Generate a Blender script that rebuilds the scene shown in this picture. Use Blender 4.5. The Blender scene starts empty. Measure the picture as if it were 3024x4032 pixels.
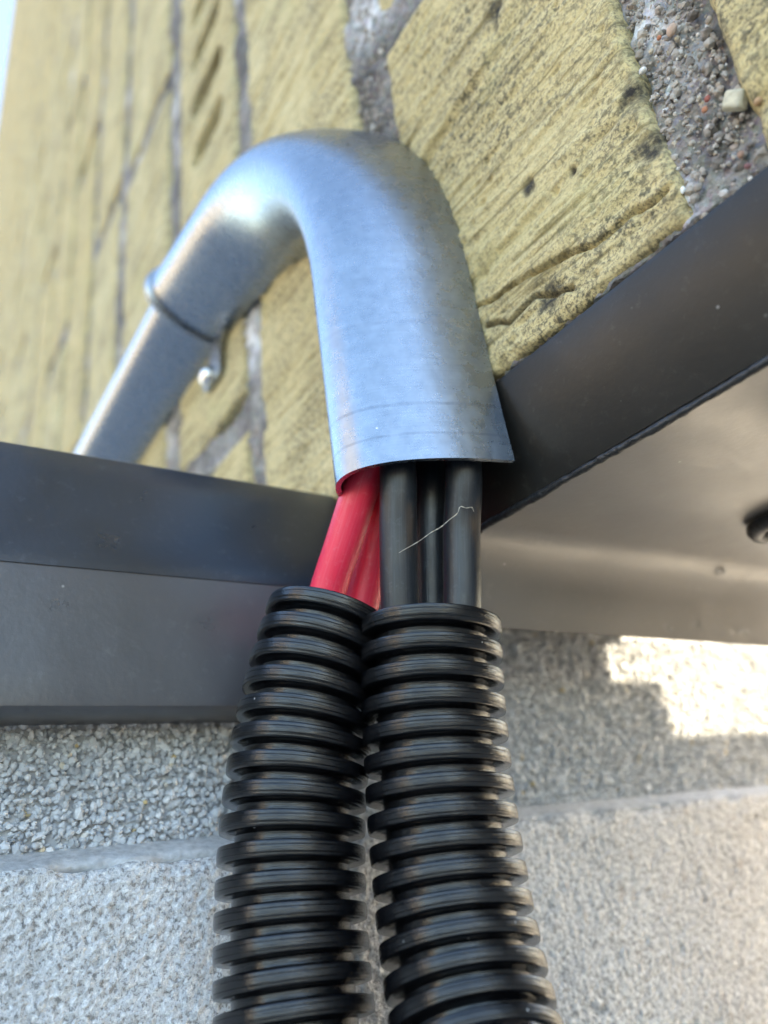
import bpy, math, random
import numpy as np

# ------------------------------------------------------------------ camera, sky, sun
U = 0.0717            # metres per working unit (camera to brick wall plane)
CZ = 0.36             # camera height above the ground, metres
F_PX = 3028.0         # focal length in photo pixels (3024 x 4032)
R = np.array([[0.84082178, 0.13201396, 0.52496767],
              [-0.53170131, 0.38335284, 0.75520482],
              [-0.10155027, -0.91411865, 0.39252341]])   # rows: world axes seen by the camera (right, down, forward)
SUN_AZ = math.radians(125.0)      # clockwise from +Y
SUN_EL = math.radians(17.0)

sc = bpy.context.scene
COL = sc.collection
cam_d = bpy.data.cameras.new('camera')
cam = bpy.data.objects.new('camera', cam_d)
COL.objects.link(cam)
from mathutils import Matrix, Vector
M3 = Matrix(((R[0, 0], -R[0, 1], -R[0, 2]), (R[1, 0], -R[1, 1], -R[1, 2]), (R[2, 0], -R[2, 1], -R[2, 2])))
cam.matrix_world = Matrix.Translation((0, 0, CZ)) @ M3.to_4x4()
cam_d.sensor_fit = 'VERTICAL'
cam_d.sensor_height = 36.0
cam_d.lens = F_PX / 4032 * 36.0
cam_d.clip_start = 0.004
cam_d.clip_end = 500.0
cam_d.dof.use_dof = True
cam_d.dof.focus_distance = 0.1020
cam_d.dof.aperture_fstop = 15.0
sc.camera = cam

world = bpy.data.worlds.new('World')
sc.world = world
world.use_nodes = True
wn = world.node_tree
sky = wn.nodes.new('ShaderNodeTexSky')
sky.sky_type = 'NISHITA'
sky.sun_disc = False
sky.sun_elevation = SUN_EL
sky.sun_rotation = SUN_AZ
sky.dust_density = 1.2
wn.links.new(sky.outputs[0], wn.nodes['Background'].inputs[0])
wn.nodes['Background'].inputs[1].default_value = 0.15

sun_d = bpy.data.lights.new('sun', 'SUN')
sun_d.energy = 3.9
sun_d.angle = math.radians(0.53)
sun_d.color = (1.0, 0.84, 0.60)
sun = bpy.data.objects.new('sun', sun_d)
COL.objects.link(sun)
SUN = Vector((math.sin(SUN_AZ) * math.cos(SUN_EL), math.cos(SUN_AZ) * math.cos(SUN_EL), math.sin(SUN_EL)))
sun.rotation_euler = SUN.to_track_quat('Z', 'Y').to_euler()
sun.location = (2, -1, 3)

sc.view_settings.view_transform = 'Standard'
sc.view_settings.look = 'None'
sc.view_settings.gamma = 1.0
sc.view_settings.use_curve_mapping = False
sc.view_settings.exposure = 3.05
sc.render.engine = 'CYCLES'
sc.cycles.max_bounces = 8

rng = np.random.default_rng(7)
random.seed(7)
GZ = -CZ / U          # ground height in working units

# ------------------------------------------------------------------ pixel helpers
def pdir(x, y):
    return R @ np.array([x - 1512.0, y - 2016.0, F_PX])
def at_depth(x, y, d):
    return pdir(x, y) * (d / F_PX)
def on_x(x, y, X=1.0):
    v = pdir(x, y); return v * (X / v[0])
def on_y(x, y, Y):
    v = pdir(x, y); return v * (Y / v[1])
def on_z(x, y, Z):
    v = pdir(x, y); return v * (Z / v[2])

# ------------------------------------------------------------------ noise
def _h(i, j, s):
    n = (i.astype(np.int64) * 374761393 + j.astype(np.int64) * 668265263 + s * 974634777) & 0x7fffffff
    n = ((n ^ (n >> 13)) * 1274126177) & 0x7fffffff
    n = (n ^ (n >> 16)) & 0xffff
    return n / 65535.0
def noise(x, y, s=0):
    i = np.floor(x); j = np.floor(y); fx = x - i; fy = y - j
    fx = fx * fx * (3 - 2 * fx); fy = fy * fy * (3 - 2 * fy)
    a = _h(i, j, s); b = _h(i + 1, j, s); c = _h(i, j + 1, s); d = _h(i + 1, j + 1, s)
    return (a * (1 - fx) + b * fx) * (1 - fy) + (c * (1 - fx) + d * fx) * fy
def fbm(x, y, s=0, o=4, g=0.5):
    t = 0; a = 1; n = 0
    for k in range(o):
        t = t + a * noise(x * 2 ** k + 17.3 * k, y * 2 ** k - 9.1 * k, s + k); n += a; a *= g
    return t / n
def polydist(Y, Z, pts):
    d = np.full(Y.shape, 1e9)
    for (a, b), (c, e) in zip(pts[:-1], pts[1:]):
        vx, vz = c - a, e - b; L = vx * vx + vz * vz + 1e-12
        t = np.clip(((Y - a) * vx + (Z - b) * vz) / L, 0, 1)
        d = np.minimum(d, np.hypot(Y - a - t * vx, Z - b - t * vz))
    return d

# ------------------------------------------------------------------ mesh helpers
def new_mesh(name, V, faces_quads=None, faces_tris=None, smooth=True, uv=None):
    me = bpy.data.meshes.new(name)
    nq = 0 if faces_quads is None else len(faces_quads)
    nt = 0 if faces_tris is None else len(faces_tris)
    me.vertices.add(len(V)); me.vertices.foreach_set('co', np.asarray(V, np.float32).ravel())
    idx = []
    if nq: idx.append(np.asarray(faces_quads, np.int32).ravel())
    if nt: idx.append(np.asarray(faces_tris, np.int32).ravel())
    idx = np.concatenate(idx)
    me.loops.add(len(idx)); me.loops.foreach_set('vertex_index', idx)
    me.polygons.add(nq + nt)
    tot = np.concatenate([np.full(nq, 4, np.int32), np.full(nt, 3, np.int32)])
    st = np.concatenate([[0], np.cumsum(tot)[:-1]]).astype(np.int32)
    me.polygons.foreach_set('loop_start', st)
    me.polygons.foreach_set('loop_total', tot)
    me.update(calc_edges=True)
    me.polygons.foreach_set('use_smooth', np.full(nq + nt, smooth, bool))
    if uv is not None:
        l = me.uv_layers.new(name='UVMap')
        l.data.foreach_set('uv', np.asarray(uv, np.float32)[idx].ravel())
    me.validate()
    return me
WORLD = {}
def place(o, loc, parent=None):
    loc = np.asarray(loc, float)
    WORLD[o.name] = loc
    if parent is not None:
        o.parent = parent
        o.location = tuple(loc - WORLD[parent.name])
    else:
        o.location = tuple(loc)
def W2(p):           # working units -> metres
    p = np.asarray(p, float) * U
    return p + np.array([0, 0, CZ])
def tag(o, label=None, cat=None, group=None, kind=None):
    if label: o['label'] = label
    if cat: o['category'] = cat
    if group: o['group'] = group
    if kind: o['kind'] = kind
    return o
def empty(name, p, label, cat, group=None):
    o = bpy.data.objects.new(name, None)
    o.empty_display_size = 0.01
    COL.objects.link(o); place(o, W2(p)); tag(o, label, cat, group)
    return o
def obj(name, V, quads=None, tris=None, mat=None, parent=None, smooth=True, uv=None):
    V = W2(V)
    lo = V.min(0); hi = V.max(0); c = (lo + hi) / 2; c[2] = lo[2]
    me = new_mesh(name, V - c, quads, tris, smooth, uv)
    o = bpy.data.objects.new(name, me); COL.objects.link(o)
    if mat: me.materials.append(mat)
    place(o, c, parent)
    return o
def grid_quads(n, m, flip=False):
    i, j = np.meshgrid(np.arange(n - 1), np.arange(m - 1), indexing='ij')
    a = (i * m + j).ravel()
    q = np.stack([a, a + m, a + m + 1, a + 1], 1)
    return q[:, ::-1] if flip else q
def loop_quads(n, m, closed=True):      # n rings of m points
    i, j = np.meshgrid(np.arange(n - 1), np.arange(m if closed else m - 1), indexing='ij')
    i = i.ravel(); j = j.ravel(); k = (j + 1) % m
    return np.stack([i * m + j, i * m + k, (i + 1) * m + k, (i + 1) * m + j], 1)
def box_arrays(lo, hi):
    x0, y0, z0 = lo; x1, y1, z1 = hi
    V = np.array([[x0, y0, z0], [x1, y0, z0], [x1, y1, z0], [x0, y1, z0], [x0, y0, z1], [x1, y0, z1], [x1, y1, z1], [x0, y1, z1]])
    Q = np.array([[0, 3, 2, 1], [4, 5, 6, 7], [0, 1, 5, 4], [1, 2, 6, 5], [2, 3, 7, 6], [3, 0, 4, 7]])
    return V, Q
def catmull(P, n=24):
    P = np.asarray(P, float); P = np.vstack([2 * P[0] - P[1], P, 2 * P[-1] - P[-2]]); out = []
    for i in range(1, len(P) - 2):
        t = np.linspace(0, 1, n, endpoint=False)[:, None]
        a, b, c, d = P[i - 1], P[i], P[i + 1], P[i + 2]
        out.append(.5 * (2 * b + (c - a) * t + (2 * a - 5 * b + 4 * c - d) * t ** 2 + (3 * b - a - 3 * c + d) * t ** 3))
    return np.vstack(out + [P[-2][None]])
def resample(P, s_list):
    L = np.concatenate([[0], np.cumsum(np.linalg.norm(np.diff(P, axis=0), axis=1))])
    return np.stack([np.interp(s_list, L, P[:, k]) for k in range(3)], 1), L[-1]
def frames(P, ref):
    T = np.gradient(P, axis=0); T /= np.linalg.norm(T, axis=1)[:, None]
    n = np.asarray(ref, float); A = []; B = []
    for t in T:
        n = n - t * (n @ t); n /= np.linalg.norm(n); A.append(n); B.append(np.cross(t, n))
    return T, np.array(A), np.array(B)
def tube(P, rad, seg=24, ref=(1, 0, 0)):
    T, A, B = frames(P, ref)
    th = np.linspace(0, 2 * np.pi, seg, endpoint=False)
    rad = np.broadcast_to(np.asarray(rad, float), (len(P),))
    V = P[:, None] + rad[:, None, None] * (np.cos(th)[None, :, None] * A[:, None] + np.sin(th)[None, :, None] * B[:, None])
    s = np.concatenate([[0], np.cumsum(np.linalg.norm(np.diff(P, axis=0), axis=1))])
    uv = np.stack([np.repeat(s, seg), np.tile(th / (2 * np.pi), len(P))], 1)
    return V.reshape(-1, 3), loop_quads(len(P), seg)[:, ::-1], uv

# ------------------------------------------------------------------ materials
class Mat:
    def __init__(s, name):
        s.m = bpy.data.materials.new(name); s.m.use_nodes = True
        s.t = s.m.node_tree; s.n = s.t.nodes; s.b = s.n['Principled BSDF']
        s.geo = s.n.new('ShaderNodeNewGeometry')
        s.pos = s.vec('SCALE', s.geo.outputs['Position'], scale=1 / U)
    def set(s, **k):
        for a, v in k.items():
            i = s.b.inputs[a.replace('_', ' ')]
            if hasattr(v, 'is_linked') or isinstance(v, bpy.types.NodeSocket): s.t.links.new(v, i)
            else: i.default_value = v
        return s
    def lk(s, v, i):
        if isinstance(v, bpy.types.NodeSocket): s.t.links.new(v, i)
        else: i.default_value = v
    def vec(s, op, a, b=None, scale=None):
        n = s.n.new('ShaderNodeVectorMath'); n.operation = op; s.lk(a, n.inputs[0])
        if b is not None: s.lk(b, n.inputs[1])
        if scale is not None: n.inputs['Scale'].default_value = scale
        return n.outputs[0]
    def math(s, op, a, b=0.0, c=None):
        n = s.n.new('ShaderNodeMath'); n.operation = op; s.lk(a, n.inputs[0]); s.lk(b, n.inputs[1])
        if c is not None: s.lk(c, n.inputs[2])
        return n.outputs[0]
    def noise(s, scale, detail=4, rough=.55, v=None, stretch=None, dist=0.0):
        n = s.n.new('ShaderNodeTexNoise'); v = v or s.pos
        if stretch: v = s.vec('MULTIPLY', v, stretch)
        s.t.links.new(v, n.inputs['Vector']); n.inputs['Scale'].default_value = scale
        n.inputs['Detail'].default_value = detail; n.inputs['Roughness'].default_value = rough; n.inputs['Distortion'].default_value = dist
        return n.outputs[0]
    def vor(s, scale, feat='F1', out='Distance', v=None, rnd=1.0):
        n = s.n.new('ShaderNodeTexVoronoi'); n.feature = feat; s.t.links.new(v or s.pos, n.inputs['Vector'])
        n.inputs['Scale'].default_value = scale; n.inputs['Randomness'].default_value = rnd
        return n.outputs[out]
    def ramp(s, f, stops, interp='LINEAR'):
        n = s.n.new('ShaderNodeValToRGB'); s.t.links.new(f, n.inputs[0]); e = n.color_ramp.elements
        n.color_ramp.interpolation = interp
        while len(e) < len(stops): e.new(0.5)
        for k, (p, c) in enumerate(stops):
            e[k].position = p
            e[k].color = (c, c, c, 1) if not isinstance(c, tuple) else (*c, 1)
        return n.outputs[0]
    def mix(s, f, a, b, mode='MIX'):
        n = s.n.new('ShaderNodeMix'); n.data_type = 'RGBA'; n.blend_type = mode
        s.lk(f, n.inputs[0]); 
        for v, i in ((a, n.inputs[6]), (b, n.inputs[7])):
            if isinstance(v, tuple): v = (*v, 1) if len(v) == 3 else v
            s.lk(v, i)
        return n.outputs[2]
    def bump(s, h, dist=.0005, strength=1.0, normal=None):
        n = s.n.new('ShaderNodeBump'); s.t.links.new(h, n.inputs['Height']); n.inputs['Distance'].default_value = dist
        n.inputs['Strength'].default_value = strength
        if normal: s.t.links.new(normal, n.inputs['Normal'])
        s.t.links.new(n.outputs[0], s.b.inputs['Normal'])
        return n.outputs[0]
    def orand(s):
        return s.n.new('ShaderNodeObjectInfo').outputs['Random']
    def island(s):
        return s.geo.outputs['Random Per Island']
    def uv(s):
        return s.n.new('ShaderNodeTexCoord').outputs['UV']

def m_brick():
    m = Mat('yellow_brick')
    rnd = m.orand()
    c = m.ramp(m.noise(2.2, 5), [(.25, (.465, .39, .205)), (.5, (.56, .475, .258)), (.75, (.635, .56, .335))])
    c = m.mix(m.math('MULTIPLY', rnd, .5), c, (.55, .43, .19))
    stri = m.noise(1.0, 6, .6, stretch=(10, 3.0, 55))
    c = m.mix(m.ramp(stri, [(.32, .85), (.47, 0.0)]), c, (.17, .13, .05))
    c = m.mix(m.ramp(stri, [(.58, 0.0), (.8, .45)]), c, (.66, .59, .33))
    speck = m.noise(60, 3, .6)
    patch = m.ramp(m.noise(3.1, 5, .6), [(.42, 0.0), (.62, 1.0)])
    sp = m.ramp(speck, [(.50, 0.0), (.63, .9)])
    fine = m.noise(150, 3, .65)
    c = m.mix(m.math('MULTIPLY', m.ramp(fine, [(.48, 0.0), (.62, .85)]), m.math('MULTIPLY_ADD', patch, .65, .35)), c, (.13, .112, .078))
    soot = m.ramp(m.noise(1.0, 6, .68, stretch=(6, 1.6, 15)), [(.56, 0.0), (.69, .42)])
    c = m.mix(soot, c, (.13, .112, .07))
    c = m.mix(m.math('MULTIPLY', sp, m.math('MULTIPLY_ADD', patch, .75, .25)), c, (.09, .08, .055))
    blot = m.ramp(m.noise(9, 5, .65), [(.64, 0.0), (.74, .6)])
    c = m.mix(blot, c, (.11, .095, .06))
    moss = m.ramp(m.noise(2.7, 4, .6, v=m.vec('ADD', m.pos, (4.2, 1.7, 8.8))), [(.55, 0.0), (.75, .35)])
    c = m.mix(moss, c, (.36, .35, .15))
    at = m.n.new('ShaderNodeAttribute'); at.attribute_name = 'stain'
    st = m.math('MULTIPLY', at.outputs['Fac'], m.ramp(m.noise(40, 4, .7), [(.3, .4), (.55, 1.0)]))
    c = m.mix(st, c, (.035, .033, .030))
    m.set(Base_Color=c, Roughness=.92)
    m.b.inputs['Specular IOR Level'].default_value = .25
    h = m.math('ADD', m.math('MULTIPLY', stri, .7), m.math('MULTIPLY', speck, .6))
    h = m.math('ADD', h, m.math('MULTIPLY', fine, .45))
    m.bump(h, .0006, .8)
    return m.m
def m_mortar():
    m = Mat('sandy_mortar')
    c = m.ramp(m.noise(3.3, 6, .65), [(.36, (.070, .063, .058)), (.49, (.185, .172, .160)), (.60, (.29, .272, .25)), (.72, (.66, .65, .63))])
    g = m.ramp(m.noise(45, 4, .7), [(.3, .55), (.5, 1.0), (.7, 1.5)])
    c = m.mix(1.0, c, g, 'MULTIPLY')
    at = m.n.new('ShaderNodeAttribute'); at.attribute_name = 'salt'
    sf = m.math('MULTIPLY', at.outputs['Fac'], m.ramp(m.noise(16, 5, .7), [(.36, .1), (.56, 1.0)]))
    c = m.mix(sf, c, (.74, .75, .76))
    grain = m.vor(70, out='Color')
    c = m.mix(.10, c, grain, 'SOFT_LIGHT')
    m.set(Base_Color=c, Roughness=.95)
    h = m.math('ADD', m.vor(55), m.noise(100, 4, .7))
    m.bump(h, .0006, .9)
    return m.m
def m_grain(name, stops):
    m = Mat(name)
    c = m.ramp(m.island(), stops, 'LINEAR')
    c = m.mix(m.ramp(m.noise(50, 4, .65), [(.4, 0.0), (.7, .5)]), c, (.5, .48, .45))
    m.set(Base_Color=c, Roughness=.8)
    m.bump(m.noise(120, 4, .7), .0003, .6)
    return m.m
def m_pebbles():
    m = Mat('white_stone_chips')
    c = m.ramp(m.island(), [(0, (.32, .34, .36)), (.2, (.46, .48, .505)), (.6, (.56, .585, .615)), (.991, (.70, .71, .72)), (.995, (.55, .42, .2)), (1, (.55, .44, .22))])
    c = m.mix(m.ramp(m.noise(40, 4, .65), [(.45, 0.0), (.75, .45)]), c, (.33, .34, .33))
    m.set(Base_Color=c, Roughness=.55)
    m.bump(m.noise(90, 4, .7), .0004, .5)
    return m.m
def m_concrete():
    m = Mat('weathered_concrete')
    c = m.ramp(m.noise(1.8, 6, .6), [(.3, (.50, .50, .505)), (.5, (.61, .61, .615)), (.7, (.69, .69, .695))])
    g = m.noise(95, 3, .8)
    c = m.mix(m.ramp(g, [(.38, .8), (.48, 0.0)]), c, (.20, .19, .18))
    c = m.mix(m.ramp(g, [(.54, 0.0), (.64, .9)]), c, (.90, .89, .87))
    c = m.mix(m.ramp(m.noise(48, 3, .6), [(.66, 0.0), (.74, .6)]), c, (.21, .20, .185))
    warm = m.ramp(m.noise(22, 3, .6, v=m.vec('ADD', m.pos, (3, 9, 1))), [(.62, 0.0), (.72, .4)])
    c = m.mix(warm, c, (.42, .33, .26))
    m.set(Base_Color=c, Roughness=.9)
    h = m.math('ADD', m.vor(60), m.math('MULTIPLY', g, 1.2))
    m.bump(h, .0006, .9)
    return m.m
def m_flash(name='dark_coated_steel', c0=(.026, .030, .037), c1=(.13, .14, .155), rough=.0, spec=1.0):
    m = Mat(name)
    dust = m.ramp(m.noise(34, 6, .75), [(.57, 0.0), (.78, .45)])
    spots = m.ramp(m.vor(17), [(.025, .7), (.07, 0.0)])
    sel = m.ramp(m.noise(6.5, 3), [(.50, 0.0), (.62, 1.0)])
    spots = m.math('MULTIPLY', spots, sel)
    c = m.mix(dust, c0, c1)
    c = m.mix(spots, c, (.62, .60, .57))
    m.set(Base_Color=c)
    r = m.ramp(m.noise(9, 5, .6), [(.3, .30 + rough), (.7, .42 + rough)])
    m.set(Roughness=m.math('ADD', r, m.math('MULTIPLY', spots, .4)))
    m.b.inputs['Specular IOR Level'].default_value = spec
    h = m.math('ADD', m.math('MULTIPLY', m.noise(2.0, 2), 4.0), m.math('MULTIPLY', m.noise(70, 3), .15))
    m.bump(h, .0004, .5)
    return m.m
def m_galv():
    m = Mat('galvanised_steel')
    uv = m.uv()
    sp = m.n.new('ShaderNodeSeparateXYZ'); m.t.links.new(uv, sp.inputs[0])
    brush = m.noise(1.0, 5, .7, v=uv, stretch=(260, 3, 1))
    mot = m.noise(38, 4, .6)
    c = m.ramp(mot, [(.3, (.27, .295, .325)), (.7, (.33, .355, .385))])
    c = m.mix(m.ramp(brush, [(.30, .30), (.48, 0.0)]), c, (.20, .215, .23))
    # scribed rings left by the cutting tool near the open end
    u = sp.outputs[0]
    for k, (pos, w) in enumerate(((.058, .0028), (.128, .0035), (.335, .004), (.60, .003), (.93, .004))):
        wob = m.math('MULTIPLY_ADD', m.noise(1.0, 3, .6, v=uv, stretch=(.5, 9, 1)), .012, pos - .006)
        d = m.math('ABSOLUTE', m.math('SUBTRACT', u, wob))
        l = m.math('MULTIPLY', m.math('LESS_THAN', d, w), .5 if k < 2 else .22)
        l = m.math('MULTIPLY', l, m.ramp(m.noise(1.0, 4, .7, v=uv, stretch=(3, 24, 1)), [(.35, .15), (.6, 1.0)]))
        c = m.mix(l, c, (.17, .18, .20))
    specks = m.ramp(m.vor(11), [(.02, .8), (.035, 0.0)])
    specks = m.math('MULTIPLY', specks, m.ramp(m.noise(7, 2), [(.6, 0.0), (.66, 1.0)]))
    c = m.mix(specks, c, (.8, .78, .7))
    m.set(Base_Color=c, Metallic=m.math('SUBTRACT', 1.0, specks))
    m.set(Roughness=m.ramp(m.noise(30, 4, .6), [(.3, .24), (.7, .32)]))
    h = m.math('ADD', m.math('MULTIPLY', brush, .5), m.math('MULTIPLY', mot, .9))
    m.bump(h, .00006, .6)
    return m.m
def m_cable(name, base, dustc, rough):
    m = Mat(name)
    uv = m.uv()
    streak = m.noise(1.0, 4, .65, v=uv, stretch=(7, 70, 1))
    d = m.ramp(m.noise(60, 5, .75), [(.56, 0.0), (.75, .3)])
    c = m.mix(m.ramp(streak, [(.5, 0.0), (.75, .22)]), base, dustc)
    c = m.mix(d, c, dustc)
    sc_ = m.ramp(m.noise(1.0, 3, .7, v=uv, stretch=(90, 26, 1), dist=2.0), [(.72, 0.0), (.80, .5)])
    c = m.mix(sc_, c, dustc)
    m.set(Base_Color=c)
    m.set(Roughness=m.ramp(m.noise(28, 4), [(.3, rough - .06), (.7, rough + .1)]))
    m.bump(m.math('ADD', m.math('MULTIPLY', streak, .8), m.math('MULTIPLY', m.noise(90, 4), .3)), .00012, .6)
    return m.m
def m_plain(name, col, rough, metal=0.0, ns=30, bump=.0002):
    m = Mat(name)
    c = m.ramp(m.noise(ns, 4), [(.3, tuple(x * .75 for x in col)), (.7, tuple(min(1, x * 1.2) for x in col))])
    m.set(Base_Color=c, Roughness=rough, Metallic=metal)
    m.bump(m.noise(ns * 2, 4), bump, .6)
    return m.m
def m_corr():
    m = Mat('black_corrugated_plastic')
    uv = m.uv()
    line = m.noise(1.0, 4, .7, v=uv, stretch=(420, 3.0, 1))
    dust = m.ramp(m.noise(75, 5, .75), [(.6, 0.0), (.8, .2)])
    c = m.mix(dust, (.0038, .0039, .0048), (.06, .06, .062))
    sp = m.ramp(m.vor(24), [(.03, .8), (.06, 0.0)])
    sp = m.math('MULTIPLY', sp, m.ramp(m.noise(13, 2), [(.56, 0.0), (.62, 1.0)]))
    c = m.mix(sp, c, (.45, .44, .42))
    m.set(Base_Color=c)
    m.set(Roughness=m.ramp(m.noise(20, 4), [(.3, .13), (.7, .22)]))
    m.b.inputs['Specular IOR Level'].default_value = .6
    m.bump(m.math('ADD', line, m.math('MULTIPLY', m.noise(60, 3), .4)), .00010, .6)
    return m.m
def m_ground():
    m = Mat('garden_ground')
    c = m.ramp(m.noise(.12, 8, .65), [(.35, (.16, .15, .13)), (.6, (.26, .245, .215))])
    m.set(Base_Color=c, Roughness=.95)
    m.bump(m.noise(3, 8, .7), .01, .7)
    return m.m

M_BRICK = m_brick(); M_MORTAR = m_mortar(); M_PEB = m_pebbles(); M_CON = m_concrete(); M_FLASH = m_flash(c0=(.034, .037, .045), rough=-.05)
M_SOF = m_flash('glare_tinted_steel', (.165, .148, .132), (.26, .24, .215)); M_FASC = m_flash('brown_reflection_steel', (.016, .0145, .0125), (.075, .07, .062), .06, .35); M_GALV = m_galv(); M_CORR = m_corr()  # soffit glare and brown fascia reflection are put into the base colours
M_SAND = m_grain('sand_grains', [(0, (.13, .11, .095)), (.3, (.30, .26, .215)), (.6, (.44, .385, .31)), (.8, (.34, .27, .22)), (.9, (.66, .64, .61)), (1, (.50, .42, .28))])
M_RED = m_cable('red_cable_sheath', (.82, .030, .075), (.86, .34, .38), .38)
M_BLACK = m_cable('black_cable_sheath', (.012, .0150, .0195), (.11, .125, .145), .34)
M_SEAL = m_plain('black_sealant', (.02, .02, .021), .4, 0, 40, .0006)
M_SCREW = m_plain('zinc_screw', (.75, .73, .68), .25, 1.0)
M_SILK = m_plain('spider_silk', (.50, .45, .36), .5)
M_GROUND = m_ground()

# ------------------------------------------------------------------ ground
n = 41
g = np.linspace(-1, 1, n); g = np.sign(g) * np.abs(g) ** 3 * 2800
X, Y = np.meshgrid(g, g, indexing='ij')
Z = GZ + (fbm(X * .002, Y * .002, 5) - .5) * .4 * np.minimum(1, np.hypot(X, Y) / 300)
o = obj('ground', np.stack([X, Y, Z], -1).reshape(-1, 3), grid_quads(n, n), mat=M_GROUND)
tag(o, 'bare beige garden ground in front of the wall', kind='structure')

# ------------------------------------------------------------------ brick wall (faces -X, plane x = 1)
WB = 2.40                                    # back of the wall
wall = empty('brick_wall', (1.7, 1, GZ), 'weathered yellow brick wall with grey mortar joints', 'brick wall')
WTOP, WEND, WNEAR, WBOT = 36.0, 24.0, -28.0, 0.66

courses = [(-5.02, -4.25), (-4.09, -3.32), (-3.16, -2.39), (-2.23, -1.46), (-1.30, -.56), (-.40, .355), (.50, 1.185), (1.365, 2.112), (2.251, 2.991), (3.21, 4.10)]
y = 4.30
while y < WEND - .3:
    courses.append((y, y + .77)); y += .93
crack1 = [on_x(*p)[1:] for p in ((1840, 1240), (1900, 1190), (2060, 1085), (2200, 1010), (2330, 955), (2410, 890), (2480, 830), (2560, 785), (2610, 740))]
crack2 = [on_x(*p)[1:] for p in ((1900, 1285), (1950, 1262), (1990, 1270), (2040, 1215), (2090, 1160), (2180, 1150), (2240, 1130))]
blobs = [(on_x(2150, 1158), .030), (on_x(2480, 360), .03), (on_x(2560, 575), .028), (on_x(1950, 40), .03), (on_x(2245, 670), .008), (on_x(2080, 730), .018)]
holes = [(2.60, z) for z in (3.262, 3.617, 3.972, 4.327, 4.682)]

RECTS = []
def brick(y0, y1, z0, z1, res, seed, near=False, slots=False):
    ny = max(6, int((y1 - y0) / res)); nz = max(6, int((z1 - z0) / res))
    t = np.linspace(0, 1, ny); u = np.linspace(0, 1, nz)
    Tt, Uu = np.meshgrid(t, u, indexing='ij')
    so = seed * 3.7
    zz = z0 + (z1 - z0) * Uu
    e0 = y0 + (fbm(zz * 6, zz * 0 + so, seed) - .5) * .020
    e1 = y1 + (fbm(zz * 6, zz * 0 + so + 9, seed + 3) - .5) * .020
    Yg = e0 + (e1 - e0) * Tt
    Zg = zz + (fbm(Yg * 5, Yg * 0 + so, seed + 5) - .5) * .03 * (np.abs(Uu - .5) * 2) ** 6
    h = (fbm(Yg * 1.6 + so, Zg * 1.6, seed) - .5) * .012
    h += (fbm(Yg * 3.2 + so, Zg * 34, seed + 1, 4, .65) - .5) * .015
    gr = noise(Yg * 1.7 + so, Zg * 17 + Yg * 2.0, seed + 2)
    h -= np.clip(gr - .70, 0, 1) * .06
    if res < .02:
        h += (fbm(Yg * 22 + so, Zg * 60, seed + 4, 3) - .5) * .008
        h -= np.clip(noise(Yg * 26, Zg * 34, seed + 6) - .84, 0, 1) * .05
    d = np.minimum(np.minimum(Yg - e0, e1 - Yg), np.minimum(Zg - Zg.min(1, keepdims=True), Zg.max(1, keepdims=True) - Zg))
    chip = np.clip(fbm(Yg * 9, Zg * 9, seed + 8) - .45, 0, 1)
    h -= .016 * np.exp(-d / .005) + .07 * chip * np.exp(-d / .014)
    if near:
        d1 = polydist(Yg + (noise(Zg * 30, Yg * 30, 2) - .5) * .012, Zg + (noise(Yg * 22, Zg * 22, 3) - .5) * .014, crack1); h -= .022 * np.exp(-(d1 / .0036) ** 2)
        c1 = np.array(crack1)
        h -= .005 * ((Zg < np.interp(-Yg, -c1[:, 0], c1[:, 1])) & (Yg > .5))
        d2 = polydist(Yg + (noise(Zg * 30, Yg * 30, 2) - .5) * .012, Zg, crack2); h -= .018 * np.exp(-(d2 / .004) ** 2)
        stain = .7 * np.exp(-(d2 / .007) ** 2)
        for p, r in blobs:
            dd = np.hypot(Yg - p[1], Zg - p[2]) / r * (.6 + .8 * noise(Yg * 60, Zg * 60, 4)); h -= .006 * np.exp(-dd ** 4); stain = np.maximum(stain, np.exp(-dd ** 4))
    if slots:
        for hy, hz in holes:
            a = np.clip(np.abs(Yg - hy) - .13, 0, 1); r = np.hypot(a, (Zg - hz))
            h -= 1.0 * (1 / (1 + np.exp(np.clip((r - .066) / .003, -40, 40))))
    Xg = 1.0 - h
    # pad skirts
    P = np.stack([Xg, Yg, Zg], -1)
    P = np.concatenate([P[:1], P, P[-1:]], 0); P[0, :, 0] = 1.16; P[-1, :, 0] = 1.16
    P = np.concatenate([P[:, :1], P, P[:, -1:]], 1); P[:, 0, 0] = 1.16; P[:, -1, 0] = 1.16
    n_, m_ = P.shape[:2]
    RECTS.append((y0, y1, z0, z1))
    o = obj('brick', P.reshape(-1, 3), grid_quads(n_, m_, True), mat=M_BRICK, parent=wall)
    if near:
        at = o.data.attributes.new('stain', 'FLOAT', 'POINT')
        at.data.foreach_set('value', np.pad(stain, 1, mode='edge').astype(np.float32).ravel())
    return o

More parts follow.
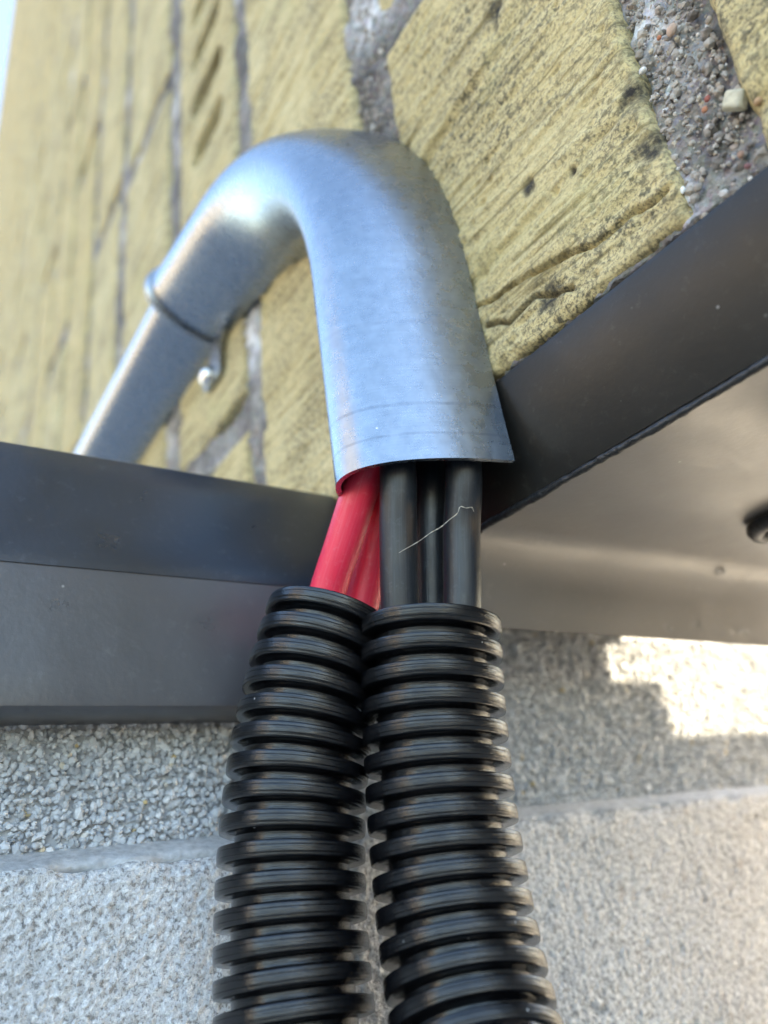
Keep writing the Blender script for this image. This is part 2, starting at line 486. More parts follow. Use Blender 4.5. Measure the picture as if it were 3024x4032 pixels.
LB, JB = 3.18, .15
phase = {6: 2.10, 7: 3.6, 8: 4.75, 9: 4.28}
for ci, (y0, y1) in enumerate(courses):
    yc = (y0 + y1) / 2
    top = min(WTOP - .2, 1.36 * max(yc, 0) + 3.6)
    zt = phase.get(ci, 1.2 + (ci % 2) * 1.66 + rng.uniform(-.25, .25))
    while zt - LB > .87: zt -= LB + JB
    z = .875
    k = 0
    while z < top:
        z1 = zt if zt - z > .05 else z
        zt += LB + JB
        if z1 - z < .12:
            z = z1 + JB; continue
        res = .0042 if (ci == 6 and z < 2) else (.009 if ci in (5, 7) and z < 3 else (.02 if 0 < yc < 4.5 else .05))
        if ci == 8 and z < 4 and z1 > 4: res = .011
        brick(y0, y1, z, z1, res, ci * 31 + k * 7 + 1, near=(ci == 6 and k == 0), slots=(ci == 8 and z < 4.0))
        z = z1 + JB; k += 1

ys = np.concatenate([np.linspace(WNEAR, -1.4, 30), np.arange(-1.36, .2, .03), np.arange(.2, 1.6, .0095), np.arange(1.6, 5, .035), np.arange(5, WEND, .2), [WEND]])
zs = np.concatenate([np.arange(WBOT, 2.5, .0105), np.arange(2.5, 6, .04), np.arange(6, WTOP, .35), [WTOP]])
Yg, Zg = np.meshgrid(ys, zs, indexing='ij')
hh = (fbm(Yg * 5, Zg * 5, 3, 3) - .5) * .05 + (fbm(Yg * 38, Zg * 38, 9, 3, .65) - .5) * .035
Xg = 1.035 - hh
far = np.clip((Yg - .55) / .5, 0, 1)
Xg = Xg - .010 - far * .004
for a, b, c, d in RECTS:          # keep the bedding behind the bricks
    Xg = np.where((Yg > a + .022) & (Yg < b - .022) & (Zg > c + .022) & (Zg < d - .022), 1.12, Xg)
Xg = np.where(Zg < .868, np.maximum(Xg, 1.16), Xg)      # set back behind the fascia
P = np.stack([Xg, Yg, Zg], -1)
P = np.concatenate([P[:1], P, P[-1:]], 0); P[0, :, 0] = WB; P[-1, :, 0] = WB
P = np.concatenate([P[:, :1], P, P[:, -1:]], 1); P[:, 0, 0] = WB; P[:, -1, 0] = WB
nn, mm = P.shape[:2]
q = grid_quads(nn, mm, True)
a, b, c, d = 0, mm - 1, nn * mm - 1, (nn - 1) * mm
q = np.vstack([q, [[a, d, c, b]]])
mo = obj('mortar', P.reshape(-1, 3), q, mat=M_MORTAR, parent=wall)
salt = np.zeros(P.shape[:2])
for (px, py), ry, rz in (((1450, 20), .12, .14), ((2600, 190), .055, .09), ((2520, 60), .05, .10), ((285, 290), .3, .25), ((1690, 1700), .05, .05), ((985, 1330), .1, .16), ((2660, 760), .03, .06)):
    p = on_x(px, py); salt = np.maximum(salt, np.exp(-(((P[..., 1] - p[1]) / ry) ** 2 + ((P[..., 2] - p[2]) / rz) ** 2) ** 1.5))
at = mo.data.attributes.new('salt', 'FLOAT', 'POINT'); at.data.foreach_set('value', salt.astype(np.float32).ravel())

# stones in the mortar
t_ = (1 + 5 ** .5) / 2
ICO = np.array([[-1, t_, 0], [1, t_, 0], [-1, -t_, 0], [1, -t_, 0], [0, -1, t_], [0, 1, t_], [0, -1, -t_], [0, 1, -t_], [t_, 0, -1], [t_, 0, 1], [-t_, 0, -1], [-t_, 0, 1]]) / math.hypot(1, t_)
ICF = np.array([[0, 11, 5], [0, 5, 1], [0, 1, 7], [0, 7, 10], [0, 10, 11], [1, 5, 9], [5, 11, 4], [11, 10, 2], [10, 7, 6], [7, 1, 8], [3, 9, 4], [3, 4, 2], [3, 2, 6], [3, 6, 8], [3, 8, 9], [4, 9, 5], [2, 4, 11], [6, 2, 10], [8, 6, 7], [9, 8, 1]])
def rand_rot(k):
    q_ = rng.normal(size=(k, 4)); q_ /= np.linalg.norm(q_, axis=1)[:, None]
    w, x, y_, z_ = q_.T
    return np.stack([np.stack([1 - 2 * (y_ * y_ + z_ * z_), 2 * (x * y_ - z_ * w), 2 * (x * z_ + y_ * w)], -1),
                     np.stack([2 * (x * y_ + z_ * w), 1 - 2 * (x * x + z_ * z_), 2 * (y_ * z_ - x * w)], -1),
                     np.stack([2 * (x * z_ - y_ * w), 2 * (y_ * z_ + x * w), 1 - 2 * (x * x + y_ * y_)], -1)], 1)
def stones(C, r, jit=.18, aspect=.35):
    k = len(C)
    S = ICO[None] * (1 + rng.uniform(-jit, jit, (k, 12, 1)))
    S = S * (1 + rng.uniform(-aspect, aspect, (k, 1, 3)))
    S = np.einsum('kij,kvj->kvi', rand_rot(k), S) * np.asarray(r)[:, None, None]
    V = (S + C[:, None]).reshape(-1, 3)
    Fc = (ICF[None] + 12 * np.arange(k)[:, None, None]).reshape(-1, 3)
    return V, Fc
k = 1500
C = np.stack([rng.uniform(1.018, 1.036, k), rng.uniform(.365, .50, k), rng.uniform(.865, 1.75, k)], 1)
k2 = 1200
C2 = np.stack([rng.uniform(1.014, 1.028, k2), rng.uniform(1.19, 1.36, k2), rng.uniform(.9, 2.6, k2)], 1)
V, Fc = stones(np.vstack([C, C2]), np.clip(rng.lognormal(math.log(.0034), .5, k + k2), .0016, .010))
tag(obj('mortar_grit', V, tris=Fc, mat=M_SAND, parent=wall, smooth=False), 'coarse sand grains in the mortar joint', kind='stuff')
def pebble(px, py, wpx, hpx, col, name, rot=0.6, box=False):
    p = on_x(px, py, 1.012); dpt = np.linalg.norm(p) 
    s = on_x(px, py, 1.0)[0] / pdir(px, py)[0]
    r = wpx * s / 2; r2 = hpx * s / 2
    m_ = m_plain(name, col, .75, 0, 60, .0003)
    if box:
        V, Q = box_arrays((-.6, -1, -1), (.6, 1, 1)); V = V * (1 + rng.uniform(-.14, .14, V.shape))
        # bevel-like chamfer: shrink the front face a little
        V[[0, 3, 4, 7], 1:] *= .86
    else:
        bm = ICO * (1 + rng.uniform(-.14, .14, (12, 1))); V, Q = bm, None
    V = V * np.array([r * .8, r, r2])
    ca, sa = math.cos(rot), math.sin(rot)
    V = np.stack([V[:, 0], V[:, 1] * ca - V[:, 2] * sa, V[:, 1] * sa + V[:, 2] * ca], 1) + p
    o = obj('pebble', V, Q, None if box else ICF, m_, wall, smooth=False)
    md = o.modifiers.new('round', 'BEVEL' if box else 'SUBSURF')
    if box: md.width = .0003; md.segments = 2
    else: md.levels = 2; md.render_levels = 2
    return o
pebble(2893, 395, 105, 80, (.50, .46, .33), 'sandstone_chip', .75, True)
pebble(2985, 400, 50, 46, (.40, .25, .13), 'brown_pebble')
pebble(2785, 388, 30, 40, (.34, .10, .07), 'red_pebble')
pebble(2775, 432, 32, 34, (.45, .20, .11), 'orange_pebble')
pebble(2645, 118, 60, 66, (.50, .36, .27), 'pink_pebble')
pebble(2595, 150, 28, 28, (.46, .18, .09), 'orange_grain')
pebble(2530, 278, 44, 34, (.72, .71, .67), 'white_pebble', .2)
pebble(2688, 748, 26, 46, (.80, .80, .76), 'white_grain', .1)
pebble(2918, 608, 34, 40, (.30, .18, .12), 'brown_grain')
pebble(2955, 570, 50, 36, (.16, .14, .125), 'grey_pebble')
pebble(2745, 740, 48, 44, (.30, .26, .22), 'tan_pebble')
pebble(2945, 655, 40, 30, (.24, .11, .11), 'maroon_pebble')
pebble(2640, 695, 30, 36, (.44, .46, .47), 'pale_pebble')
pebble(2790, 80, 36, 44, (.36, .29, .22), 'buff_pebble')

# ------------------------------------------------------------------ dark steel flashing along the wall foot
def profile_strip(name, prof, axis, a0, a1, n_, mat, parent, wob=.0, thick=.012, seed=1, smooth=True):
    """prof: list of (p, z) points; swept along 'y' or 'x' from a0 to a1 with real sheet thickness"""
    prof = np.asarray(prof, float)
    T = np.gradient(prof, axis=0); T /= np.linalg.norm(T, axis=1)[:, None]
    N = np.stack([-T[:, 1], T[:, 0]], 1)
    loop = np.vstack([prof, (prof + N * thick)[::-1]])
    A = np.linspace(a0, a1, n_)
    V = []
    for k_, a_ in enumerate(A):
        w = (fbm(np.full(len(loop), a_ * 2.2), loop[:, 1] * 2, seed) - .5) * wob
        if axis == 'y': V.append(np.stack([loop[:, 0] + w, np.full(len(loop), a_), loop[:, 1]], 1))
        else: V.append(np.stack([np.full(len(loop), a_), loop[:, 0] + w, loop[:, 1]], 1))
    m_ = len(loop); V = np.vstack(V)
    Q = loop_quads(n_, m_)
    h = m_ // 2
    caps = []
    for base in (0, (n_ - 1) * m_):
        for i in range(h - 1):
            caps.append([base + i, base + i + 1, base + m_ - 2 - i, base + m_ - 1 - i])
    Q = np.vstack([Q, caps])
    o = obj(name, V, Q, mat=mat, parent=parent, smooth=smooth)
    me = o.data
    import bmesh
    bm = bmesh.new(); bm.from_mesh(me); bmesh.ops.recalc_face_normals(bm, faces=bm.faces)
    for e in bm.edges:
        if len(e.link_faces) == 2 and e.calc_face_angle() > .7: e.smooth = False
    bm.to_mesh(me); bm.free()
    return o
def arc(cx, cy, r, a0, a1, n_=8):
    t = np.radians(np.linspace(a0, a1, n_)); return list(zip(cx + r * np.cos(t), cy + r * np.sin(t)))

trim = empty('wall_flashing', (1.7, -.5, GZ), 'dark steel fascia and soffit closing the foot of the brick wall', 'flashing')
SZ = .612
# fascia on the wall face: from under the bricks down to the seam
profile_strip('fascia', [(1.12, .868), (1.05, .866), (1.012, .862)] + [(1.010, .85), (1.035, .73), (1.065, .64), (1.074, SZ + .006)], 'y', -20, 1.66, 120, M_FASC, trim, .006, .012, 2)
# soffit under the wall, turned down at its far end
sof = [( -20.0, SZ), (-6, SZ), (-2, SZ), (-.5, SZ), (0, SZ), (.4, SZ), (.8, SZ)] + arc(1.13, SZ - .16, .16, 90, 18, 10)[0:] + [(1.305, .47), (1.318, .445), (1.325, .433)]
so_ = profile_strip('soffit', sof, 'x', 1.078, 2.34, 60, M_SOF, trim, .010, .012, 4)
# sealant bead in the seam
s = np.arange(-3, 1.6, .006)
r_ = .0048 + .004 * fbm(s * 9, s * 0, 11) + .0022 * noise(s * 75, s * 0, 5)
Pb = np.stack([1.074 + (fbm(s * 8, s * 0 + 5, 3) - .5) * .006, s, SZ - .003 + (fbm(s * 9, s * 0 + 2, 8) - .5) * .006], 1)
V, Q, uv = tube(Pb, r_, 14)
obj('sealant_bead', V, Q, mat=M_SEAL, parent=trim)

front = empty('plinth_flashing', (-.5, 1.6, GZ), 'folded dark steel flashing over the pebbled plinth, behind the hoses', 'flashing')
Yf = 1.55
M_UP = m_flash('sky_reflection_steel', (.012, .016, .025), (.11, .12, .14), -.04, .9)  # one folded sheet split in two; dark sky reflection put into upper colour
M_LOW = m_flash('horizon_reflection_steel', (.066, .064, .069), (.15, .15, .155), -.03, .9)  # brighter horizon reflection put into the lower half's base colour
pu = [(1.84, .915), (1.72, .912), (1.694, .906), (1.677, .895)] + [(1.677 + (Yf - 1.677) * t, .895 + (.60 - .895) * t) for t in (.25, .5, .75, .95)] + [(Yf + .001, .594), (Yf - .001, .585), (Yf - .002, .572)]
profile_strip('upper_half', pu, 'x', -6.0, 1.004, 140, M_UP, front, .012, .004, 6)
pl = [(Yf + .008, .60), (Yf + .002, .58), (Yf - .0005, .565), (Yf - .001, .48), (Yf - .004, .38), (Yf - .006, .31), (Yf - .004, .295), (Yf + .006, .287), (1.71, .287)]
profile_strip('lower_half', pl, 'x', -6.0, 1.004, 140, M_LOW, front, .012, .004, 6)

# ------------------------------------------------------------------ pebble-dashed plinth and concrete base
Yp, Yc = 1.72, 1.62
plinth = empty('pebble_dash_wall', (1.0, 1.9, GZ), 'plinth wall coated in pale crushed stone chips under the flashing', 'wall')
V, Q = box_arrays((-6, Yp + .004, .0), (7, 24, .86))
obj('render_coat', V, Q, mat=m_plain('grey_render', (.40, .41, .42), .95, 0, 20, .0006), parent=plinth, smooth=False)
xs = np.arange(-.75, 3.4, .0108); zz = np.arange(.032, .56, .0106)
Xs, Zs = np.meshgrid(xs, zz, indexing='ij')
C = np.stack([Xs.ravel(), np.full(Xs.size, Yp), Zs.ravel()], 1)
C = np.vstack([C, C[::2] + np.array([.005, -.005, .005])])
C += rng.normal(0, 1, C.shape) * np.array([.004, .0035, .004])
sag = .022 * fbm(C[:, 0] * 2.2, C[:, 0] * 0, 8)
C = C[C[:, 2] > .03 + sag]
rr = rng.uniform(.0046, .0082, len(C)) * (1 + .6 * (rng.random(len(C)) > .94))
V, Fc = stones(C, rr, .22, .40)
tag(obj('stone_chips', V, tris=Fc, mat=M_PEB, parent=plinth, smooth=False), 'pale angular stone chips bedded in the render', kind='stuff')

# concrete base: rough face with a sloping shoulder
xs = np.concatenate([np.linspace(-6, -.7, 25), np.arange(-.68, 3.3, .0085), np.linspace(3.35, 7, 25)])
zl = np.concatenate([np.linspace(GZ - .3, -.6, 20), np.arange(-.59, .012, .0085)])
prof = [(Yc, z_) for z_ in zl] + [(Yc + .002, .0165), (Yc + .008, .0205)] + [(Yc + .008 + (Yp - Yc + .01) * t, .0215 + .036 * t) for t in np.linspace(.06, 1, 12)]
prof = np.array(prof)
Xg = np.repeat(xs[:, None], len(prof), 1); Yg = np.repeat(prof[None, :, 0], len(xs), 0); Zg = np.repeat(prof[None, :, 1], len(xs), 0)
nf = len(zl)
hgt = (fbm(Xg * 3, Zg * 3, 21, 3) - .5) * .014 + (fbm(Xg * 55, Zg * 55, 22, 2, .7) - .5) * .009 - np.clip(noise(Xg * 40, Zg * 48, 23) - .88, 0, 1) * .10
edge = np.exp(-np.abs(np.arange(len(prof)) - nf - 1) / 2.0)[None] * np.clip(fbm(Xg * 11, Zg * 11 + 4, 25) - .40, 0, 1) * .07
mask = np.ones(len(prof)); mask[nf + 2:] = .10
Yg = Yg - hgt * mask[None] + edge
Zg = Zg - edge * .6 + (np.arange(len(prof)) >= nf) * (fbm(Xg * 2.5, Xg * 0 + 3, 27, 3) - .5) * .005
P = np.stack([Xg, Yg, Zg], -1)
nn, mm = P.shape[:2]
base = empty('concrete_base', (1.0, 1.7, GZ), 'rough grey concrete footing with a smooth sloping top edge', 'footing')
A_ = P[:, :nf + 2]; B_ = P[:, nf + 1:]
obj('concrete_face', A_.reshape(-1, 3), grid_quads(nn, A_.shape[1]), mat=M_CON, parent=base)
obj('shoulder', B_.reshape(-1, 3), grid_quads(nn, B_.shape[1]), mat=m_plain('trowelled_concrete', (.47, .48, .49), .8, 0, 60, .0004), parent=base)
V, Q = box_arrays((-6, Yc + .12, GZ - .3), (7, 24, -.004))
obj('core', V, Q, mat=M_CON, parent=base, smooth=False)

# unseen footing and stepped blocks added to shape the sun patch on the plinth
blocker_mat = m_plain('sun_blocker_concrete', (.36, .35, .335), .9, 0, 12, .001)
CY = .2                                  # plane of the added sun-blocking blocks
DT = (Yp - CY) / -SUN.y
OX, OZ = DT * SUN.x, DT * SUN.z
for nm, lo, hi in (('footing', (1.75, -28, GZ - .2), (2.30, .80, .565)),
                   ('sun_blocker_pier', (2.45, CY - .5, GZ - .2), (2.00 + OX, CY, 4.0)),
                   ('sun_blocker_step', (2.00 + OX + .003, CY - .4, GZ - .2), (2.24 + OX, CY, .40 + OZ)),
                   ('sun_blocker_step', (2.24 + OX + .003, CY - .1, -.03 + OZ), (14, CY, .22 + OZ)),
                   ('sun_blocker_step', (2.24 + OX + .003, CY - .4, GZ - .2), (2.52 + OX, CY, -.033 + OZ))):
    V, Q = box_arrays(lo, hi)
    obj(nm, V, Q, mat=blocker_mat, parent=base, smooth=False)

# ------------------------------------------------------------------ galvanised cable guard: open U channel bent through 90 degrees on the wall
def guard_section(w, dep, thick, nseg=28):
    D = dep * 1.9; fm = math.acos(1 - dep / D); aw = w / 2 / math.sin(fm)
    pts = [(aw * math.sin(f), 1.0 - dep + D * (1 - math.cos(f))) for f in np.linspace(-fm, fm, nseg + 14)]
    o_ = np.array(pts)
    T = np.gradient(o_, axis=0); T /= np.linalg.norm(T, axis=1)[:, None]
    Nn = np.stack([-T[:, 1], T[:, 0]], 1)
    inn = o_ + Nn * thick
    if abs(inn[len(inn) // 2, 1]) < abs(o_[len(o_) // 2, 1]): inn = o_ - Nn * thick
    return o_, inn
def channel(name, path, normals, w, dep, thick, mat, parent, flare=None, x_off=0.0):
    o_, i_ = guard_section(w, dep, thick)
    loop = np.vstack([o_, i_[::-1]]); m_ = len(loop)
    per = np.concatenate([[0], np.cumsum(np.linalg.norm(np.diff(o_, axis=0), axis=1))])
    vcoord = np.concatenate([per, per[::-1]])
    V = []; UVs = []
    s = np.concatenate([[0], np.cumsum(np.linalg.norm(np.diff(path, axis=0), axis=1))])
    for k_, (p, nrm) in enumerate(zip(path, normals)):
        f = 1.0 if flare is None else flare(s[k_])
        a_ = loop[:, 0] * f
        V.append(np.stack([loop[:, 1] + x_off, p[0] - nrm[0] * a_, p[1] - nrm[1] * a_], 1))
        UVs.append(np.stack([np.full(m_, s[k_]), vcoord], 1))
    V = np.vstack(V); n_ = len(path)
    Q = loop_quads(n_, m_)
    caps = []; h = m_ // 2
    for b_ in (0, (n_ - 1) * m_):
        for i in range(h - 1): caps.append([b_ + i, b_ + i + 1, b_ + m_ - 2 - i, b_ + m_ - 1 - i])
    o = obj(name, V, np.vstack([Q, caps]), mat=mat, parent=parent, uv=np.vstack(UVs))
    import bmesh
    bm = bmesh.new(); bm.from_mesh(o.data); bmesh.ops.recalc_face_normals(bm, faces=bm.faces)
    for e in bm.edges:
        if len(e.link_faces) == 2 and e.calc_face_angle() > .8: e.smooth = False
    bm.to_mesh(o.data); bm.free()
    return o, o_
GW, GD = .366, .288
YA, ZTIP = 1.183, .662
RB, ZB, ANG, SLOPE, YE = .912, 1.154, 81.3, .0514, 2.487
YB = YA + RB
path = []; nrm = []
for z_ in np.linspace(ZTIP, ZB, 40): path.append((YA + SLOPE * (z_ - ZB), z_)); nrm.append((-1, 0))
for a_ in np.radians(np.linspace(180, 180 - ANG, 48)[1:]):
    path.append((YB + RB * math.cos(a_), ZB + RB * math.sin(a_))); nrm.append((math.cos(a_), math.sin(a_)))
ny_, nz_ = nrm[-1]; ey, ez = path[-1]
for t in np.linspace(0, (YE - ey) / nz_, 20)[1:]: path.append((ey + nz_ * t, ez - ny_ * t)); nrm.append((ny_, nz_))
path = np.array(path); nrm = np.array(nrm)
ZA = path[-1, 1]
# local a = -r is the outer / near leg: V uses p - n*a  => a=-r lies on the +n side
guard = empty('cable_guard', (.95, YA, GZ), 'bent galvanised steel cable cover on the brick wall, open at its lower end', 'cable guard')
GUARD_SHELL, sec = channel('shell', path, nrm, GW, GD, .011, M_GALV, guard, flare=lambda s_: 1 + .03 * math.exp(-s_ / .12))
# rolled lip at the far end
lipP = np.array([[x_, YE - ny_ * a_ * 1.03, ZA - nz_ * a_ * 1.03] for a_, x_ in sec])
lipP[:, 0] -= .004
V, Q, uv = tube(lipP, .018, 12, ref=(0, 1, 0))
obj('lip', V, Q, mat=M_GALV, parent=guard, uv=uv)
# fixing lug with screw below the far end
lug = []
zl0 = ZA - GW / 2 + .015
for z_, y0_, y1_ in ((zl0, 2.30, 2.505), (zl0 - .03, 2.37, 2.505), (zl0 - .07, 2.41, 2.520), (zl0 - .10, 2.42, 2.545), (zl0 - .13, 2.42, 2.58), (zl0 - .17, 2.42, 2.60), (zl0 - .195, 2.43, 2.60), (zl0 - .21, 2.46, 2.57)):
    lug += [(.972, y0_, z_), (.972, y1_, z_), (.990, y1_, z_), (.990, y0_, z_)]
V = np.array(lug); Q = np.vstack([loop_quads(8, 4), [[0, 1, 2, 3], [28, 29, 30, 31]]])
lug_o = obj('lug', V, Q, mat=M_GALV, parent=guard, smooth=False, uv=np.zeros((len(V), 2)))
th = np.linspace(0, 2 * np.pi, 20, endpoint=False); V = []
for rr_, xx in ((.045, .972), (.045, .962), (.036, .945), (.020, .936), (.006, .934)):
    V += [(xx, 2.53 + rr_ * math.cos(t), zl0 - .165 + rr_ * math.sin(t)) for t in th]
V = np.array(V); Q = loop_quads(5, 20)
Qs = np.vstack([Q])
obj('screw', V, Qs, mat=M_SCREW, parent=lug_o)

cover = empty('cable_cover', (.95, 12, GZ), 'straight galvanised cable cover running along the wall into the bent guard', 'cable cover')
path2 = np.array([(y_, ZA - .025 + .0 * y_) for y_ in np.concatenate([np.linspace(2.36, 4, 12), np.linspace(4.2, 22, 30)])]); nrm2 = np.tile([[0, 1.]], (len(path2), 1))
channel('shell', path2, nrm2, .318, .255, .011, M_GALV, cover)

# ------------------------------------------------------------------ corrugated hoses
PITCH, RO, RG = .0490, .1350, .1060
PROF = []
for f_ in np.linspace(0, .62, 15):
    e_ = abs(f_ / .62 * 2 - 1)
    PROF.append((f_, RO + .0010 - .0014 * e_ ** 2 - .0075 * e_ ** 18))
for c_ in (.195, .43):                         # two fine parting lines on each rib
    r0 = RO + .0010 - .0014 * (abs(c_ / .62 * 2 - 1)) ** 2
    PROF += [(c_ - .012, r0), (c_ - .008, r0 - .0011), (c_ + .008, r0 - .0011), (c_ + .012, r0)]
PROF = sorted(PROF) + [(.632, RO - .016), (.645, RG + .004), (.67, RG + .0008), (.70, RG), (.93, RG), (.96, RG + .0008), (.98, RG + .004), (.99, RO - .016)]
def hose(name, ctrl, label, seed, phase0=0.0):
    P = ctrl
    L = np.linalg.norm(np.diff(P, axis=0), axis=1).sum()
    ss, rs = [], []
    npit = int(L / PITCH) - 1
    for i in range(npit):
        for f_, r_ in PROF:
            ss.append((i + f_) * PITCH); rs.append(r_)
    ss.append(npit * PITCH); rs.append(RO - .007)
    ss = np.array(ss); rs = np.array(rs)
    Q_, _ = resample(P, ss)
    # smooth tangents from the dense centre line
    T = np.gradient(P, axis=0); T /= np.linalg.norm(T, axis=1)[:, None]
    Lc = np.concatenate([[0], np.cumsum(np.linalg.norm(np.diff(P, axis=0), axis=1))])
    Ti = np.stack([np.interp(ss, Lc, T[:, k_]) for k_ in range(3)], 1); Ti /= np.linalg.norm(Ti, axis=1)[:, None]
    nrm_ = np.array([1., 0, 0]); A = []; B = []
    for t in Ti:
        nrm_ = nrm_ - t * (nrm_ @ t); nrm_ /= np.linalg.norm(nrm_); A.append(nrm_); B.append(np.cross(t, nrm_))
    A = np.array(A); B = np.array(B)
    seg = 72; th = np.linspace(0, 2 * np.pi, seg, endpoint=False)
    # inner bore first (from below the mouth up), then over the rim and down the outside
    inner_s = np.array([.30, .15, .02, -.0005]); ri = np.array([RG - .012] * 3 + [RG - .008])
    I_, _ = resample(P, np.clip(inner_s, 0, None))
    V = []; UVs = []
    def ring(c, a_, b_, r_, s_):
        off = r_ * (np.cos(th)[:, None] * a_ + np.sin(th)[:, None] * b_)
        ax = np.cross(a_, b_); near = -c / np.linalg.norm(c)        # corrugations squeezed on the wall side of the bend
        tl = math.tan(math.radians(12.0)) * math.exp(-max(s_, 0) / .55)
        off = off - np.outer(off @ near, ax) * tl
        V.append(c + off); UVs.append(np.stack([np.full(seg, s_), th / (2 * np.pi)], 1))
    for c_, r_, s_ in zip(I_, ri, inner_s):
        k_ = np.argmin(np.abs(ss - s_)); ring(c_, A[k_], B[k_], r_, s_)
    for k_ in range(len(ss)): ring(Q_[k_], A[k_], B[k_], rs[k_], ss[k_])
    V = np.vstack(V)
    o = obj(name, V, loop_quads(len(ss) + 4, seg)[:, ::-1], mat=M_CORR, uv=np.vstack(UVs))
    tag(o, label, 'hose', 'corrugated hoses below the cable guard')
    return o
def ctrl(pts, tail):
    p = np.array(pts, float); t = p[:, 1]
    fx = np.polyfit(t, p[:, 0], 3); fd = np.polyfit(t, p[:, 2], 2)
    tt = np.linspace(t[0], t[-1], 16)
    P = [at_depth(np.polyval(fx, v), v, np.polyval(fd, v)) for v in tt]
    C = catmull(np.array(P + tail), 40)
    for _ in range(60): C[1:-1] = .25 * C[:-2] + .5 * C[1:-1] + .25 * C[2:]
    return C
hr = [(1697, 2452, 1.490), (1702, 2700, 1.458), (1718, 3000, 1.420), (1758, 3350, 1.365), (1812, 3700, 1.295), (1862, 4032, 1.215), (1980, 4500, 1.09)]
e_ = at_depth(*hr[-1])
hose('corrugated_hose', ctrl(hr, [np.array([.86, 1.02, -.9]), np.array([.80, .98, -1.8]), np.array([.75, 1.0, -3.2]), np.array([.70, 1.0, GZ])]), 'black corrugated hose with black cables entering its mouth', 3)
hl = [(1306, 2432, 1.575), (1240, 2700, 1.535), (1172, 3000, 1.485), (1148, 3350, 1.42), (1150, 3700, 1.345), (1163, 4032, 1.285), (1190, 4500, 1.20)]
hose('corrugated_hose', ctrl(hl, [np.array([.44, 1.22, -.9]), np.array([.40, 1.18, -1.8]), np.array([.36, 1.15, -3.2]), np.array([.30, 1.1, GZ])]), 'black corrugated hose with red cables entering its mouth', 9)

# ------------------------------------------------------------------ cables
def cable(pts, r, mat, label, start):
    P = catmull(np.array(start + [at_depth(*p) for p in pts]), 30)
    V, Q, uv = tube(P, r, 32)
    o = obj('power_cable', V, Q, mat=mat, uv=uv)
    return tag(o, label, 'cable', 'cables from the guard into the hoses')
cable([(1440, 1860, 1.60), (1358, 2120, 1.60), (1283, 2360, 1.595), (1250, 2600, 1.56)], .0385, M_RED, 'red cable in front, slanting into the corrugated hose', [np.array([.855, 1.20, 1.22]), np.array([.86, 1.19, 1.02]), at_depth(1500, 1680, 1.61)])
cable([(1530, 1860, 1.70), (1478, 2120, 1.68), (1420, 2390, 1.655), (1345, 2650, 1.60)], .0385, M_RED, 'red cable half hidden behind the other red cable', [np.array([.92, 1.25, 1.22]), np.array([.925, 1.24, 1.05]), at_depth(1570, 1680, 1.70)])
cable([(1565, 1790, 1.56), (1568, 2100, 1.525), (1577, 2420, 1.488), (1610, 2750, 1.45)], .0375, M_BLACK, 'black cable next to the red cables', [np.array([.845, 1.13, 1.2]), np.array([.83, 1.115, .98])])
cable([(1690, 1790, 1.66), (1694, 2100, 1.61), (1700, 2420, 1.565), (1700, 2750, 1.50)], .0375, M_BLACK, 'recessed black cable between two other black cables', [np.array([.93, 1.17, 1.2]), np.array([.93, 1.16, .98])])
cable([(1818, 1790, 1.57), (1818, 2100, 1.54), (1818, 2420, 1.495), (1785, 2750, 1.45)], .0375, M_BLACK, 'black cable farthest from the red cables', [np.array([.925, 1.095, 1.2]), np.array([.93, 1.07, .98])])

# spider thread stretched over the black cables
tp = [(1545, 2195, 1.481), (1585, 2168, 1.478), (1635, 2140, 1.480), (1672, 2115, 1.488), (1700, 2095, 1.498), (1735, 2076, 1.500), (1765, 2050, 1.500), (1800, 2022, 1.500), (1812, 1995, 1.503), (1835, 2000, 1.503), (1858, 1998, 1.505), (1866, 2015, 1.505)]
P = catmull([at_depth(*p) for p in tp], 10)
V, Q, uv = tube(P,   .0004 + .0009 * noise(np.arange(len(P)) * .35, np.arange(len(P)) * 0., 3) ** 2, 6)
tag(obj('spider_thread', V, Q, mat=M_SILK), 'fine pale spider thread stretched across the black cables', 'thread')

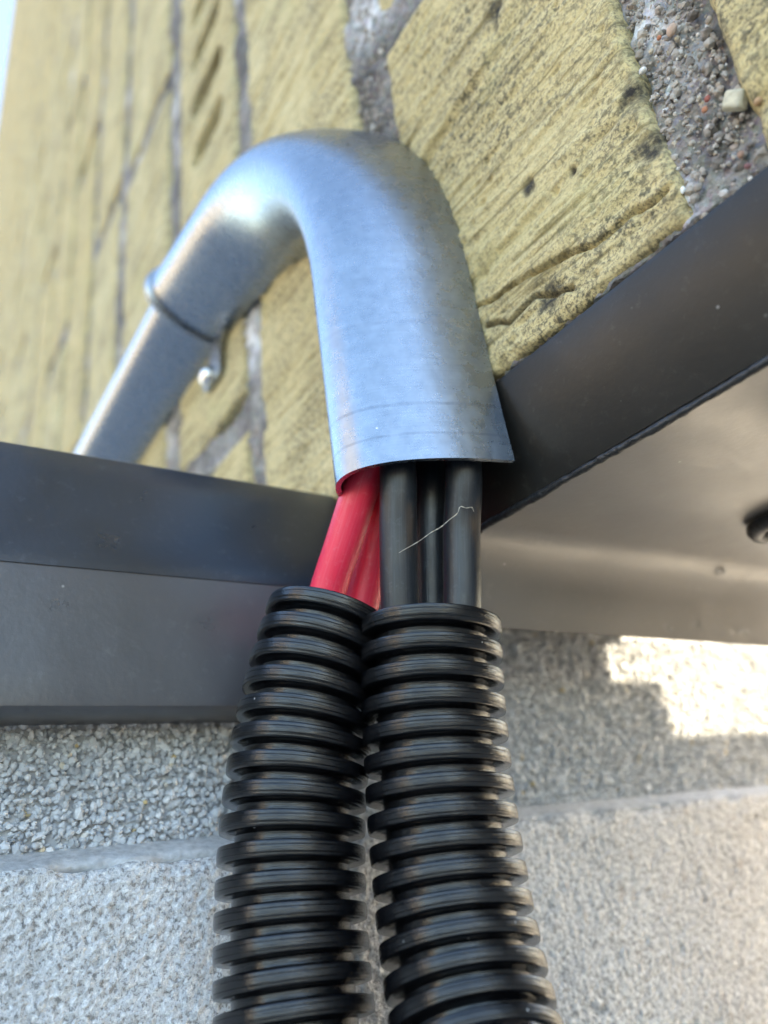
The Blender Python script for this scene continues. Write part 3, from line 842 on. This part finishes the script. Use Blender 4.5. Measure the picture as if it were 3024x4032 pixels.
# ------------------------------------------------------------------ rubber grommet and water drops under the soffit
gc = on_z(3098, 2055, SZ - .014)
th = np.linspace(0, 2 * np.pi, 40, endpoint=False); V = []
for rr_, zz_ in ((.090, .004), (.092, -.008), (.084, -.022), (.068, -.026), (.054, -.018), (.050, .002), (.001, .002)):
    V += [(gc[0] + rr_ * math.cos(t), gc[1] + rr_ * math.sin(t), gc[2] + zz_) for t in th]
obj('grommet', np.array(V), loop_quads(7, 40), mat=M_SEAL, parent=trim)
mwat = Mat('water'); mwat.set(Base_Color=(.95, .97, 1, 1), Roughness=.02, IOR=1.33); mwat.b.inputs['Transmission Weight'].default_value = 1.0
for px, py, rp in ((2630, 2472, 20), (2745, 2458, 16), (2925, 2490, 17), (2788, 2352, 14), (2832, 2250, 22), (2985, 2392, 16), (2620, 2405, 17), (2700, 2310, 9)):
    if py < 2300: p = on_z(px, py, SZ - .014); up = np.array([0, 0, -1.])
    else: p = on_y(px, py, 1.295); up = np.array([0, -1., -.15])
    dp = p @ R[:, 2]; r_ = rp * dp / F_PX
    up = up / np.linalg.norm(up); a_ = np.cross(up, [1, 0, 0]); a_ /= np.linalg.norm(a_); b_ = np.cross(up, a_)
    V = []
    for ph in np.radians((-25, 0, 20, 40, 60, 78, 89)):
        V += [p + up * r_ * .75 * math.sin(ph) + r_ * math.cos(ph) * (math.cos(t) * a_ + math.sin(t) * b_) for t in th[::2]]
    tag(obj('water_droplet', np.array(V), loop_quads(7, 20), mat=mwat.m), 'tiny water droplet clinging under the taupe soffit', 'droplet', 'droplets under the soffit')

# ------------------------------------------------------------------ unseen house across the garden, added for the metal's reflections
house = empty('house', (-165, 160, GZ), 'unseen beige rendered house, added across the garden for reflections in the metal', 'house')
mh = m_plain('beige_render', (.27, .245, .215), .9, 0, .3, .002)
mr = m_plain('roof_tiles', (.20, .09, .06), .8, 0, .5, .004)
mg = m_plain('dark_window_glass', (.03, .035, .04), .1, 0, .3, .0)
mw = m_plain('white_window_frame', (.75, .75, .72), .5, 0, .4, .0)
V, Q = box_arrays((-210, -10, GZ - .1), (-125, 330, GZ + 80)); obj('wall', V, Q, mat=mh, parent=house, smooth=False)
V = np.array([(-216, -16, GZ + 80.1), (-119, -16, GZ + 80.1), (-119, 336, GZ + 80.1), (-216, 336, GZ + 80.1), (-168, -16, GZ + 112), (-168, 336, GZ + 112)])
obj('roof', V, [[0, 3, 2, 1], [1, 2, 5, 4], [3, 0, 4, 5]], [[0, 1, 4], [2, 3, 5]], mat=mr, parent=house, smooth=False)
for wy in (20, 75, 130, 200, 270):
    V, Q = box_arrays((-125.6, wy - 9, GZ + 16), (-124.2, wy + 9, GZ + 36)); w_ = obj('window', V, Q, mat=mw, parent=house, smooth=False)
    for k_ in (-1, 1):
        V, Q = box_arrays((-124.3, wy + k_ * 4.3 - 3.8, GZ + 17), (-123.9, wy + k_ * 4.3 + 3.8, GZ + 35)); obj('pane', V, Q, mat=mg, parent=w_, smooth=False)
